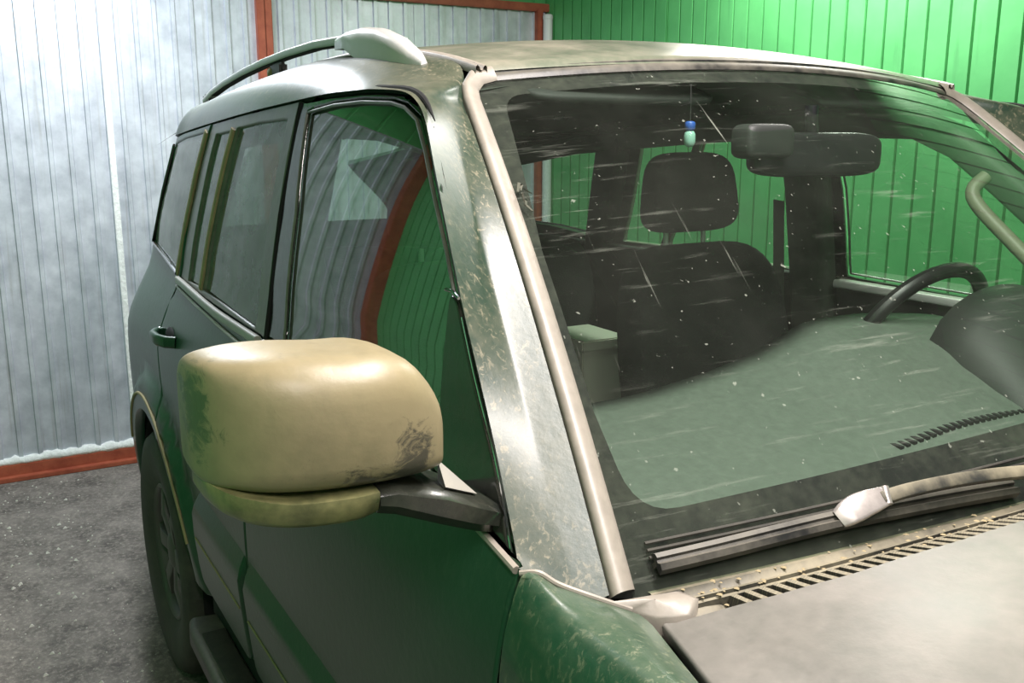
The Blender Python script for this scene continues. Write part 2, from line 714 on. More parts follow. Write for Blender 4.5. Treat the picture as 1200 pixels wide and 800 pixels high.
wr = empty('wall_right', (0, YR, 0))
tag(wr, kind='structure')
x = XB
i = 0
while x < XF:
    x1 = min(x + 1.14, XF)
    sheet('profiled_sheet', x, x1 + .01, FZ, ZC, lambda a, d, z: (a, -d, z), 'green_sheet', wr, pitch=.095, depth=.020, prof='v', off=.0 if i % 2 else .006)
    x = x1
    i += 1
wl = empty('wall_left', (0, YL, 0))
tag(wl, kind='structure')
x = XB
i = 0
while x < XF:
    x1 = min(x + 1.14, XF)
    o = sheet('profiled_sheet', x, x1 + .01, FZ, ZC, lambda a, d, z: (a, d, z), 'green_sheet', wl, pitch=.095, depth=.020, prof='v', off=.0 if i % 2 else .006)
    x = x1
    i += 1
box('corner_post', (XB + .02, 0, FZ), (XB + .10, .08, ZC), 'red_primer', wl, .004)
wf = empty('wall_front', (XF, 0, 0))
tag(wf, kind='structure')
for a0 in (-2.45, -1.35, -.25, .85):
    sheet('corrugated_sheet', a0, min(a0 + 1.1, YR), FZ, ZC, lambda a, d, z: (-d, a, z), 'galvanised', wf)

pp = empty('white_pipe', (XB + .075, 1.80, FZ))
tube('pipe_tube', [(0, 0, 0), (0, 0, 1.2), (0, 0, 2.32)], circ(.028, 16), 'pipe_white', pp, upv=(1, 0, 0))
sbox('pipe_cap', (0, 0, 2.325), (.03, .03, .02), 'pipe_white', pp, e=(.6, 1.))
tag(pp, 'white vertical pipe standing in the corner between galvanised gate and green wall', 'pipe')

# loose crumbs on the floor
V, F = [], []
for i in range(900):
    x, y = random.uniform(-4.8, -.5), random.uniform(-2.3, -.95)
    r = random.choice((.003, .004, .005, .006, .010))
    b = len(V)
    a = random.random() * 6
    for dx, dy, dz in ((1, 0, .0), (-.5, .8, 0), (-.6, -.9, 0), (0, 0, .9), (.3, .5, .6)):
        V.append((x + r * (dx * math.cos(a) - dy * math.sin(a)), y + r * (dx * math.sin(a) + dy * math.cos(a)), FZ + r * dz))
    F += [(b, b + 4, b + 3), (b + 4, b + 1, b + 3), (b + 1, b + 2, b + 3), (b + 2, b, b + 3), (b, b + 1, b + 4)]
cb = mk('floor_crumbs', V, F, 'crumb', smooth=False)
tag(cb, 'pale stone crumbs scattered over the dark dirty floor', 'crumbs', 'stuff')

# ------------------------------------------------------------------ car surfaces
fW = pchip([.30, .45, .60, .80, .95, 1.05, 1.12, 1.17, 1.215, 1.32, 1.44, 1.56, 1.66, 1.75],
           [.845, .868, .884, .895, .893, .884, .870, .854, .842, .828, .808, .784, .758, .728])
RW = Vector((-2.78, .34))


def W(x, z):
    w = fW(z) - .05 * max(0, (-1.9 - x) / 1.3) ** 2 * (.25 + .75 * sstep((z - .95) / .25))
    x0 = -3.2 + .33 * sstep((z - 1.2) / .4)
    w -= .75 * max(0, x0 - x) ** 2 * (.5 + .5 * sstep((z - .95) / .25))
    for cx in (-2.78, 0.):
        r = math.hypot(x - cx, z - .34)
        w += .030 * sstep((.575 - r) / .06)
    return w


def side(s, off=0.):
    return lambda x, z: (x, s * (W(x, z) - off), z)


zc = pchip([-3.75, -3.6, -3.3, -2.95, -2.6, -2.2, -1.95, -1.7, -1.5, -1.35, -1.2, -1.1],
           [1.60, 1.665, 1.715, 1.748, 1.775, 1.798, 1.808, 1.808, 1.794, 1.772, 1.737, 1.70])


def R(x, y):
    return zc(x) - .12 * y * y - .05 * max(0, abs(y) - .6)


def nr(x):
    return .75 * max(0, -2.87 - x) ** 2


def WS(u, v, off=0.):
    def f(u, v):
        y = u * (.755 - .15 * v)
        xb, xt = -.535 - .075 * u * u, -1.205 - .062 * u * u
        zb, zt = 1.135 - .018 * u * u, 1.729 - .035 * u * u
        b = 4 * v * (1 - v) * .018
        return Vector((xb + (xt - xb) * v + b * .66, y, zb + (zt - zb) * v + b * .75))
    p = f(u, v)
    if off:
        n = (f(u + .01, v) - f(u - .01, v)).cross(f(u, v + .01) - f(u, v - .01))
        n.normalize()
        p = p + n * off
    return p


def drop(x):
    return .09 * max(0, x + .35) ** 1.5


def y1(x):
    return min(.757 + .30 * max(0, x + .56), .80)


def fsec(x):
    ra = .026 * sstep((-.55 - x) / .11)
    d = drop(x)
    Y, L = y1(x), .864
    q = [0, .30, .45, .56, .66, .78, .90, 1.0]
    ys = [W(x, .45), W(x, .80), W(x, .95), W(x, 1.03) - .001, L, Y + (L - Y) * .71, Y + (L - Y) * .36, Y]
    zs = [.45, .80, .95, 1.045 + ra * .8 - d * .6, 1.106 + ra * 1.2 - d, 1.122 + ra * .3 - d, 1.114 - d, 1.098 - d]
    return pchip(q, ys), pchip(q, zs)


FS = {}


def fender(s):
    def f(x, q):
        k = round(x, 4)
        if k not in FS:
            FS[k] = fsec(k)
        a, b = FS[k]
        return (x, s * a(q), b(q))
    return f


def hoodS(x, t):
    y = t * y1(x)
    z = 1.098 - drop(x) + .054 * (1 - abs(t) ** 3)
    z += .010 * sstep((.93 - abs(t)) / .06) * sstep((x + .50) / .2)
    return (x, y, z)


# door opening line, from the foot of the A-pillar up and back along the roof
EL = [(-.667, 1.142), (-.699, 1.173), (-.782, 1.267), (-.877, 1.383), (-.934, 1.451), (-1.025, 1.556), (-1.088, 1.622), (-1.138, 1.652), (-1.197, 1.667),
      (-1.30, 1.674), (-1.38, 1.676), (-1.548, 1.675), (-1.798, 1.665), (-2.048, 1.653), (-2.431, 1.632), (-2.80, 1.611), (-2.987, 1.597), (-3.35, 1.565)]


def Ez(x):
    for (a, b), (c, d) in zip(EL, EL[1:]):
        if c <= x <= a:
            return b + (d - b) * (x - a) / (c - a)
    return EL[-1][1]


car = empty('car', (0, 0, 0))
tag(car, 'dark green off-road car caked with dried mud, parked in the garage', 'car')

# ---- body side frame: A-pillar running up into the roof side
VI = [0, .075, .24, .43, .55, .72, .85, .925, .968]
c2dx = pchip([0, .2, .37, .47, .6, .72, .85, 1.], [-.004, -.006, -.006, -.004, .002, .014, .030, .040])
c2dz = pchip([0, .37, .6, .72, .85, 1.], [-.006, -.006, -.004, 0, 0, 0])
for s in (-1, 1):
    st = []
    for i, (ex, ez) in enumerate(EL):
        e = np.array((ex, -W(ex, ez), ez))
        if i < len(VI):
            v = VI[i]
            I = np.array(WS(-1, v)) + (.003, -.030, 0)
            c2 = np.array(WS(-1, v)) + (c2dx(v), -.066 - .010 * v, c2dz(v))
            if i == 8:
                I = np.array(WS(-1, .985)) + (-.014, -.006, .006)
        else:
            xx = ex - .02 if i < 12 else ex
            yn = nr(xx)
            I = np.array((xx, -.600 + yn, R(xx, .600) - .002))
            c2 = np.array((xx + .006, -.694 + yn, R(xx, .694) - .010))
        st.append((e, c2, I))
    Es, Cs, Is = (cr([q[k] for q in st], 6) for k in range(3))
    rows = []
    for e, c, i_ in zip(Es, Cs, Is):
        tc = (i_ - e) * .5
        tc = tc * (.5 * (np.linalg.norm(i_ - c) + np.linalg.norm(c - e)) / max(1e-6, np.linalg.norm(tc))) * (.20 + .70 * sstep((-1.0 - c[0]) / .3))
        t0 = 2 * (c - e) - tc
        t2 = 2 * (i_ - c) - tc
        row = []

        def herm(a, b, ta, tb, n, last):
            for j in range(n + (1 if last else 0)):
                t = j / n
                row.append((2 * t ** 3 - 3 * t * t + 1) * a + (t ** 3 - 2 * t * t + t) * ta + (-2 * t ** 3 + 3 * t * t) * b + (t ** 3 - t * t) * tb)
        kk = sstep((-1.05 - e[0]) / .14)
        rd = np.array((-.62, .30, -.72)) * (1 - kk) + np.array((0, .9, -.2)) * kk
        row.append(e + rd * .018)
        row.append(e + rd * .003)
        herm(e, c, t0, tc, 7, False)
        herm(c, i_, tc, t2, 7, True)
        n = np.cross(row[-1] - row[-2], np.array((0, 0, 1)))
        row.append(row[-1] + np.array((-.006, .002, -.010)))
        rows.append([(p[0], -s * p[1], p[2]) if s > 0 else tuple(p) for p in row])
    o = grid('body_side_frame', rows, 'paint_pillar', car, flip=(s > 0))
    sharp(o, 55)
    if s < 0:
        o['label'] = 'scratched green pillar and roof side with dried mud'

# ---- roof skin
rows = []
for t in np.linspace(0, 1, 56):
    row = []
    for y in np.linspace(-.580, .580, 41):
        u = y / .605
        xf = -1.218 - .062 * u * u
        tt = t ** 1.25
        x = xf + (-3.70 - xf) * tt
        row.append((x, y * (1 - nr(x) / .59), R(x, y)))
    rows.append(row)
fr = [(p[0] + .012, p[1], p[2] - .012) for p in rows[0]]
rows = [fr] + rows
roof = grid('roof', rows, 'paint_roof', car, flip=False)
roof['label'] = 'dusty roof skin'
for s in (-1, 1):
    rows = []
    for x in np.linspace(-1.252, -3.4, 60):
        r = R(x, .59)
        rows.append([(x, s * (y - nr(x)), r + dz) for y, dz in ((.6015, -.012), (.6010, .001), (.598, .004), (.5945, .001), (.5925, -.004), (.5890, -.004), (.587, .001), (.5835, .004), (.5805, .001), (.580, -.012))])
    o = grid('roof_molding', rows, 'mould_trim', car, flip=(s > 0))

# ---- windshield, its printed border, mouldings
fr_out = [(-1, -.02), (1, -.02), (1, 1), (-1, 1)]
ws = panel('windshield', [(-.999, -.03), (.999, -.03), (.999, .995), (-.999, .995)], lambda u, v: WS(u, v), 'glass_windshield', car, hint=(1, 0, 1), step=.06, rim=False, asp=.8)
ws['label'] = 'dirty windshield with wiped streaks and mud splashes'
hole = roundpoly([(-.955, .090), (-.60, .097), (0, .110), (.60, .097), (.955, .090), (.975, .25), (.975, .55), (.945, .82), (.93, .94), (.5, .945), (0, .946), (-.5, .945), (-.93, .94), (-.945, .82), (-.975, .55), (-.975, .25)], .08, 6)
panel('windshield_border', [(-.998, -.03), (.998, -.03), (.998, .995), (-.998, .995)], lambda u, v: WS(u, v, -.004), 'frit_black', ws, hint=(1, 0, 1), step=.05, rim=False, holes=[hole], asp=.8)

for s in (-1, 1):
    # pillar moulding, hooks around the upper corner
    pairs = []
    for v in np.linspace(-.004, .93, 26):
        a = np.array(WS(s, v)) + (.003, s * .028, 0)
        b = np.array(WS(s * .994, v))
        pairs.append((a, b))
    a_end = np.array(WS(s * .93, 1.0)) + (-.020, 0, .012)
    b_end = np.array(WS(s * .93, .982))
    pa, pb_ = np.array(WS(s, .965)) + (-.002, s * .022, .004), np.array(WS(s * .99, .955))
    pc, pd = np.array(WS(s * .985, .995)) + (-.012, s * .006, .010), np.array(WS(s * .97, .974))
    pairs += [(pa, pb_), (pc, pd), (a_end, b_end)]
    rows = []
    for i, (a, b) in enumerate(pairs):
        n = np.array(WS(s * .99, min(i / 28, 1), 1.)) - np.array(WS(s * .99, min(i / 28, 1)))
        row = [a - n * .012]
        for t, h in ((0, .001), (.12, .0075), (.3, .0105), (.55, .010), (.8, .0068), (.95, .0035), (1, .001)):
            row.append(a + (b - a) * t + n * h)
        rows.append(row)
    o = grid('pillar_molding', rows, 'mould_trim', car, flip=(s > 0))
    sharp(o, 60)
    # dark cut end
    e = rows[0]
    mk('molding_end', list(e) + [np.array(e[-1]) - np.array((0, 0, .012))], [tuple(range(len(e) + 1))], 'void_black', o, False)
    if s < 0:
        o['label'] = 'pale moulding strip along the windshield edge, shining'
rows = []
for u in np.linspace(-.93, .93, 50):
    a = np.array(WS(u, 1.0)) + (-.022, 0, .013)
    b = np.array(WS(u, .982))
    n = np.array(WS(u, .99, 1.)) - np.array(WS(u, .99))
    rows.append([a - n * .012] + [a + (b - a) * t + n * h for t, h in ((0, 0), (.2, .005), (.4, .006), (.5, .002), (.6, .005), (.85, .004), (1, .0005))])
o = grid('header_molding', rows, 'dusty_black', car, flip=False)
sharp(o, 50)

# ---- hood, fenders
hp = [(x, -1) for x in np.linspace(-.560, .66, 20)] + [(.72, -.5), (.74, 0), (.72, .5)] + [(x, 1) for x in np.linspace(.66, -.560, 20)]
rear = [(-.548, .95), (-.518, .82), (-.497, .70), (-.478, .5), (-.468, .3), (-.463, 0)]
hp += rear + [(x, -t) for x, t in rear[::-1][1:]]
hood = panel('hood', hp, hoodS, 'paint_hood', car, hint=(0, 0, 1), step=.035, asp=1.2, thick=.02, lip=.004, gap=.005)
hood['label'] = 'dusty grey-green hood'
for s in (-1, 1):
    arch = [(.43 * math.cos(a), .34 + .43 * math.sin(a)) for a in np.linspace(math.pi - .28, .28, 18)]
    fp = [(-.680, .0), (-.674, .45), (-.668, .60), (-.667, .66), (-.652, .72), (-.637, .78), (-.612, .88), (-.592, .97), (-.585, 1.0)]
    fp += [(x, 1.0) for x in np.linspace(-.55, .62, 12)] + [(.72, .80), (.76, .45), (.74, .02)]
    fp += [(x, max(.001, .3 * (z - .45) / .35)) for x, z in arch[::-1]]
    o = panel('front_fender', fp, fender(s), 'paint_fender', car, hint=(0, s, .4), step=.03, asp=1.0, thick=.03, lip=.005, gap=.0035)
    if s < 0:
        o['label'] = 'dark green front fender streaked with dried mud runs'
    # bright folded lip on top of the fender against the pillar foot
    f = fender(s)
    lp = [Vector(f(x, q)) for x, q in [(-.667, .66), (-.652, .72), (-.637, .78), (-.612, .88), (-.592, .97)]]
    lp = [Vector(p) for p in cr(lp, 5)]
    tube('fender_lip', [p + Vector((.004, 0, .001)) for p in lp], circ(.0035, 8), 'mould_trim', o)

# ---- cowl between glass and hood
rearp = pchip([0, .3, .5, .70, .82, .95, 1.0], [-.463, -.468, -.478, -.497, -.518, -.548, -.560])
cowl_rows = []
for t in np.linspace(-.985, .985, 80):
    hx = rearp(abs(t))
    H = np.array(hoodS(hx, t)) + (-.004, 0, -.012)
    G = np.array(WS(t * .99, -.012)) + (0, 0, -.004)
    G[1] = H[1] * .985
    d = H - G
    row = [G + (-.02, 0, .002)]
    for k, dz in ((0, .004), (.12, .006), (.2, .001), (.34, -.002), (.40, .004), (.44, .006), (.49, .006), (.50, -.004), (.53, -.006), (.54, .003), (.62, .003), (.635, -.016), (1.0, -.022), (1.02, -.04)):
        dz = dz if dz > -.01 else dz + .014 * sstep((abs(t) - .87) / .02)
        row.append(G + d * k + np.array((0, 0, dz)))
    cowl_rows.append(row)
cowl = grid('cowl_panel', cowl_rows, 'dusty_cowl', car, flip=False)
sharp(cowl, 45)
cowl['label'] = 'mud-filled cowl below the windshield'
# slats of the air intake under the hood edge
slat_me = None
for i in range(74):
    t = -.86 + 1.72 * i / 73
    hx = rearp(abs(t))
    H = Vector(hoodS(hx, t)) + Vector((-.004, 0, -.012))
    G = WS(t * .99, -.012)
    G.y = H.y * .985
    a, b = G.lerp(H, .61) + Vector((0, -.006, .001)), G.lerp(H, 1.06) + Vector((.002, .012, .000))
    if slat_me is None:
        o = box('grille_slat', (-.5, -.0042, -.012), (.5, .0042, .002), 'dusty_cowl', cowl, 0)
        slat_me = o.data
    else:
        o = link('grille_slat', slat_me, None, cowl)
    dv = b - a
    o.location = (a + b) / 2
    o.rotation_euler = (0, -math.asin(dv.z / dv.length), math.atan2(dv.y, dv.x))
    o.scale = (dv.length, 1, 1)
for s in (-1, 1):
    # corner piece at the foot of the pillar
    Pp = [WS(s, -.012) + Vector((.0, s * .012, .004)), Vector((-.60, s * .795, 1.118)), Vector((-.590, s * .772, 1.106)), Vector((-.566, s * .752, 1.103)), Vector((-.545, s * .722, 1.108)), Vector((-.560, s * .700, 1.116)), WS(s * .93, -.012) + Vector((0.004, 0, .002))]
    cen = sum(Pp, Vector()) / len(Pp) + Vector((0, 0, .003))
    rows = [[cen.lerp(p, k) - Vector((0, 0, .004 * k * k)) for p in Pp] for k in (0.02, .5, .85, 1)] + [[p - Vector((0, 0, .035)) for p in Pp]]
    o = grid('cowl_corner', rows, 'mould_trim', car, closed_u=True, flip=(s < 0), caps=False)

# ---- doors, quarter panel and side glass
front_glass = [(-1.60, 1.219), (-1.606, 1.459), (-1.637, 1.644), (-1.50, 1.654), (-1.367, 1.656), (-1.24, 1.651), (-1.186, 1.643), (-1.131, 1.624), (-1.082, 1.582), (-.962, 1.452), (-.925, 1.405), (-.915, 1.192), (-1.0, 1.198), (-1.3, 1.212)]
belt_f = [(-1.712, 1.203), (-1.3, 1.195), (-1.0, 1.183), (-.80, 1.162), (-.667, 1.142)]


def edge_E(x0, x1):
    return [(x0, Ez(x0))] + [p for p in EL if x1 < p[0] < x0] + [(x1, Ez(x1))]


def shiftB(poly, dx):
    """move what belongs to the B-pillar along the car"""
    if not dx:
        return poly
    return [(x + dx * sstep((x + 2.2) / .3) * sstep((-1.35 - x) / .2) if -2.2 < x < -1.35 else x, z) for x, z in poly]


def far(poly, s):
    return [(x - .24 * sstep((-1.9 - x) / .55), z) if (s > 0 and z > 1.195) else (x, z) for x, z in poly]


for s in (-1, 1):
    rear_mat = 'glass_rear_dusty' if s < 0 else 'glass_rear_side'
    dx = 0 if s < 0 else -.10
    sd = side(s)
    fd_poly = shiftB(belt_f[::-1] + [(-1.725, 1.0), (-1.75, .75), (-1.745, .55), (-1.70, .42), (-.86, .42), (-.74, .55), (-.69, .75), (-.678, .95), (-.672, 1.05)], dx)
    fd = panel('front_door', fd_poly, sd, 'paint_door', car, hint=(0, s, 0), step=.04, thick=.03, lip=.004, gap=.003)
    fd['label'] = 'dark green front door'
    outer = shiftB(belt_f + edge_E(-.667, -1.69)[1:] + [(-1.697, 1.45)], dx)
    fg = shiftB(front_glass, dx)
    wf_ = panel('window_frame', outer, side(s, .007), 'frame_black', fd, hint=(0, s, 0), step=.03, thick=.010, lip=.003, gap=.007, holes=[fg])
    gl = panel('window_glass', [(x * 1.0, z) for x, z in fg], side(s, .012), 'glass_front_side', fd, hint=(0, s, 0), step=.03, rim=False)
    # bright weatherstrip around the opening
    loop = resample(fg, .03)
    loop = [Vector(side(s, .006)(*p)) for p in loop]
    tube('weatherstrip', loop + [loop[0]], circ(.003, 6), 'sash_dusty', fd, upv=(0, s, .01), caps=False)
    sail = panel('mirror_sail', roundpoly([(-.930, 1.404), (-.907, 1.398), (-.796, 1.257), (-.714, 1.164), (-.688, 1.141), (-.80, 1.158), (-.918, 1.18)], .01, 3), side(s, .001), 'sail_black', fd, hint=(0, s, 0), step=.02, thick=.007, lip=.003, gap=0)
    tube('channel_tip', [side(s, -.004)(-.932, 1.409), side(s, -.004)(-.912, 1.409), side(s, -.004)(-.892, 1.403)], circ(.0022, 6), 'chrome', fd)
    bl = [Vector(side(s, -.002)(x, z)) for x, z in cr(np.array([(-.668, 1.140), (-.80, 1.158), (-.92, 1.174), (-1.1, 1.186), (-1.4, 1.196), (-1.70 + dx, 1.201)]), 5)]
    tube('belt_strip', bl, circ(.005, 8), 'mould_trim', fd)
    if s < 0:
        # chrome thread put in as the door edge shine along the pillar gap
        tube('edge_shine', [Vector(side(s, .003)(x - .012, z - .004)) for x, z in cr(np.array(EL[0:4]), 4)], circ(.0018, 6), 'chrome', fd)
    # moulding low on the door
    def ms(s):
        def f(x, z):
            o = .026 * sstep((.745 - z) / .075)
            return (x, s * (fW(min(z, .76)) - .004 + o), z)
        return f
    mp = roundpoly([(-.80, .745), (-1.735, .757), (-1.735, .47), (-.86, .47)], .03, 4)
    panel('door_molding', mp, ms(s), 'paint_door', fd, hint=(0, s, 0), step=.03, thick=.03, lip=.004, gap=.002)
    tube('molding_line', [ms(s)(x, .60) for x in np.linspace(-.9, -1.72, 9)], circ(.003, 6), 'gold_dust', fd)
    tube('door_gap', [side(s, .007)(x + dx, z) for x, z in ((-1.713, 1.205), (-1.7, 1.45), (-1.692, 1.664))], circ(.0055, 8), 'void_black', fd, upv=(0, s, 0))
    # ---- rear door
    arc = [(-2.78 + .475 * math.cos(a), .34 + .475 * math.sin(a)) for a in np.linspace(1.17, .22, 14)]
    rd_poly = [(-1.715 + dx, 1.203), (-2.2, 1.205), (-2.60, 1.200), (-2.645, 1.14), (-2.69, 1.06), (-2.695, 1.0), (-2.655, .93), (-2.60, .85)] + arc + [(-2.25, .42), (-1.71 + dx, .42), (-1.75 + dx, .55), (-1.755 + dx, .75), (-1.73 + dx, 1.0)]
    rd = panel('rear_door', rd_poly, sd, 'paint_door', car, hint=(0, s, 0), step=.04, thick=.03, lip=.004, gap=.003)
    rd['label'] = 'dark green rear door'
    rg = shiftB([(-1.792, 1.213), (-1.752, 1.633), (-1.95, 1.628), (-2.130, 1.617), (-2.288, 1.226), (-2.05, 1.22)], dx)
    rq = [(-2.168, 1.613), (-2.340, 1.603), (-2.490, 1.222), (-2.318, 1.225)]
    ro = [(-1.715 + dx, 1.203), (-1.703 + dx, 1.45), (-1.695 + dx, Ez(-1.695))] + [p for p in EL if -2.40 < p[0] < -1.82] + [(-2.405, Ez(-2.405)), (-2.52, 1.42), (-2.605, 1.200), (-2.2, 1.205)]
    rg, rq, ro = far(rg, s), far(rq, s), far(ro, s)
    panel('window_frame', ro, side(s, .004), 'sash_dusty', rd, hint=(0, s, 0), step=.03, thick=.02, lip=.003, gap=.002, holes=[rg, rq])
    panel('window_glass', rg, side(s, .012), rear_mat, rd, hint=(0, s, 0), step=.04, rim=False)
    panel('quarter_glass', rq, side(s, .012), rear_mat, rd, hint=(0, s, 0), step=.04, rim=False)
    tube('division_bar', [side(s, .002)(*p) for p in far([(-2.150 - .155 * t, 1.617 - .393 * t) for t in np.linspace(0, 1, 7)], s)], rrect(.010, .005, .003, 2), 'gold_dust', rd, upv=(0, s, 0))
    tube('belt_strip', [side(s, -.004)(x, 1.197 + .012 * sstep((-2 - x) / .6)) for x in np.linspace(-1.73 + dx, -2.60, 12)], rrect(.007, .010, .004, 3), 'belt_metal', rd)
    tube('belt_crease', [side(s, -.003)(x, z) for x, z in ((-1.74 + dx, 1.166), (-2.0, 1.174), (-2.3, 1.183), (-2.6, 1.192))], circ(.004, 8), 'belt_metal', rd)
    mp = roundpoly([(-1.77 + dx, .757), (-2.20, .745), (-2.245, .60), (-2.235, .47), (-1.77 + dx, .47)], .03, 4)
    panel('door_molding', mp, ms(s), 'paint_door', rd, hint=(0, s, 0), step=.03, thick=.03, lip=.004, gap=.002)
    tube('molding_line', [ms(s)(x, .60) for x in np.linspace(-1.79 + dx, -2.22, 6)], circ(.003, 6), 'gold_dust', rd)
    # door handle: bowl, grip and lock
    hx, hz = -2.54, 1.055
    hy = W(hx, hz)
    sbox('handle_bowl', (hx + .01, s * (hy - .004), hz), (.055, .010, .035), 'void_black', rd, e=(1, .7), n=20, m=10)
    tube('door_handle', [(hx + .085, s * hy, hz + .006), (hx + .075, s * (hy + .022), hz + .008), (hx + .03, s * (hy + .036), hz + .008), (hx - .04, s * (hy + .036), hz + .006), (hx - .085, s * (hy + .020), hz + .004), (hx - .095, s * hy, hz + .002)], rrect(.010, .016, .008, 3), 'paint_door', rd)
    sbox('lock', (hx - .12, s * (hy + .004), hz), (.016, .008, .016), 'chrome', rd, e=(1, 1), n=16, m=8)
    # ---- quarter panel
    arc2 = [(-2.78 + .445 * math.cos(a), .34 + .445 * math.sin(a)) for a in np.linspace(.45, math.pi - .2, 26)]
    qp = [(-2.405, Ez(-2.405))] + [p for p in EL if -3.3 < p[0] < -2.45] + [(-3.35, 1.562), (-3.55, 1.50), (-3.66, 1.2), (-3.70, .95), (-3.68, .5)]
    qp += [(-3.22, .43)] + arc2[::-1] + [arc[-3], arc[-6], arc[3], arc[0], (-2.60, .85), (-2.655, .93), (-2.695, 1.0), (-2.69, 1.06), (-2.645, 1.14), (-2.605, 1.200), (-2.52, 1.42)]
    qh = roundpoly([(-2.455, 1.608), (-2.75, 1.592), (-2.94, 1.573), (-3.06, 1.45), (-3.20, 1.262), (-2.9, 1.246), (-2.655, 1.226)], .02, 3)
    qp, qh = far(qp, s), far(qh, s)
    q = panel('quarter_panel', qp, sd, 'paint_door', car, hint=(0, s, 0), step=.04, thick=.03, lip=.004, gap=.003, holes=[qh])
    q['label'] = 'dark green rear quarter with flared arch'
    panel('quarter_window', qh, side(s, .004), rear_mat, q, hint=(0, s, 0), step=.04, rim=False)
    tube('window_seal', [side(s, -.001)(x, z) for x, z in far([(-2.435, 1.612), (-2.49, 1.50), (-2.56, 1.36), (-2.635, 1.222)], s)], rrect(.012, .004, .003, 2), 'gold_dust', q, upv=(0, s, 0))
    tube('window_seal', [side(s, -.002)(x, z) for x, z in far([(-2.635, 1.222), (-2.9, 1.242), (-3.20, 1.256), (-3.08, 1.43), (-2.96, 1.573)], s)], circ(.006, 8), 'frame_black', q, upv=(0, s, 0.05))
    tube('arch_lip', [(-2.78 + .50 * math.cos(a), s * (W(-2.78 + .50 * math.cos(a), .34 + .50 * math.sin(a)) + .001), .34 + .50 * math.sin(a)) for a in np.linspace(.42, 2.6, 26)], circ(.005, 8), 'gold_dust', q, upv=(0, 1, 0))
    # dark gutter between door frames and roof side
    tube('roof_seal', [side(s, .015)(x, z + .000) for x, z in cr(np.array(EL[6:]), 3)], circ(.007, 8), 'void_black', car, upv=(0, s, 0), scales=[.1, .3, .5, .65, .8, .9] + [1.] * 28)

# ---- tailgate (rear end)
rows = []
for z, xx in ((1.66, -3.60), (1.60, -3.66), (1.25, -3.74), (1.15, -3.78), (.9, -3.80), (.5, -3.78), (.4, -3.70)):
    rows.append([(xx + .10 * abs(t) ** 4, t * (W(-3.55, min(z, 1.6)) - .03), z) for t in np.linspace(-1, 1, 21)])
grid('tailgate', rows[2:], 'paint_door', car, flip=True)
grid('rear_window', [[(p[0] + .005, p[1] * .96, p[2]) for p in r] for r in rows[:3]], 'glass_rear_side', car, flip=True)

# ---- underbody, running boards, wheels
box('underbody', (-3.65, -.70, .30), (.70, .70, .46), 'void_black', car, .02)  # unseen floor pan, a plain black box put in to block light
box('firewall', (-.66, -.74, .42), (-.60, .74, 1.06), 'void_black', car, .01)
for s in (-1, 1):
    box('sill', (-2.30, min(s * .70, s * .86), .34), (-.62, max(s * .70, s * .86), .46), 'void_black', car, .01)
    rb = tube('running_board', [(-2.26, s * .87, .33), (-2.20, s * .882, .335), (-1.6, s * .885, .338), (-.9, s * .885, .338), (-.72, s * .87, .33)], rrect(.06, .028, .018, 4), 'dusty_black', car)
    tube('step_tread', [(-2.15, s * .892, .3675), (-.95, s * .892, .3675)], rrect(.028, .004, .002, 2), 'tyre_rubber', rb)
    box('front_inner', (-.62, min(s * .60, s * .72), .46), (.66, max(s * .60, s * .72), 1.0), 'void_black', car, .02)
    for cx in (-2.78, 0.):
        wh = empty('wheel', (cx, s * .775, .34), car)
        prof = [(.21, -.105), (.25, -.125), (.32, -.134), (.36, -.125), (.379, -.10), (.385, -.05), (.386, 0), (.385, .05), (.379, .10), (.36, .125), (.32, .134), (.25, .125), (.21, .105)]
        rows = []
        N = 72
        for i in range(N + 1):
            a = 2 * math.pi * i / N
            row = []
            for j, (r, w) in enumerate(prof):
                rr = r - (.008 if (i % 2 and r > .37) else 0)
                row.append((rr * math.cos(a), w, rr * math.sin(a)))
            rows.append(row)
        grid('tyre', rows, 'tyre_rubber', wh, flip=False)
        rows = []
        for i in range(49):
            a = 2 * math.pi * i / 48
            rows.append([(r * math.cos(a), s * w, r * math.sin(a)) for r, w in ((.212, .11), (.205, .115), (.195, .10), (.18, .02), (.18, -.10))])
        grid('rim', rows, 'wheel_metal', wh, flip=(s < 0))
        for i in range(6):
            a = 2 * math.pi * i / 6
            tube('spoke', [(.05 * math.cos(a), s * .085, .05 * math.sin(a)), (.12 * math.cos(a), s * .095, .12 * math.sin(a)), (.195 * math.cos(a), s * .085, .195 * math.sin(a))], rrect(.026, .015, .008, 2), 'wheel_metal', wh, upv=(0, s, 0))
        sbox('hub', (0, s * .08, 0), (.06, .03, .06), 'wheel_metal', wh, e=(.6, 1), rot=Matrix.Rotation(0, 4, 'X'), n=20, m=10)
        for k in (1,):
            # arch liner
            rows = [[(.44 * math.cos(a), y - s * .775, .44 * math.sin(a)) for y in (s * .58, s * .875)] for a in np.linspace(-.2, math.pi + .2, 24)]
            grid('wheel_liner', rows, 'void_black', wh, flip=(s > 0))
# nose of the car below the hood edge
rows = []
for z, xx in ((1.01, .70), (.98, .77), (.75, .82), (.60, .86), (.42, .84), (.36, .74)):
    rows.append([(xx - .16 * abs(t) ** 3, t * .86, z - .06 * (abs(t) ** 4 if z > .95 else 0)) for t in np.linspace(-1, 1, 25)])
grid('front_bumper', rows, 'paint_door', car, flip=True)

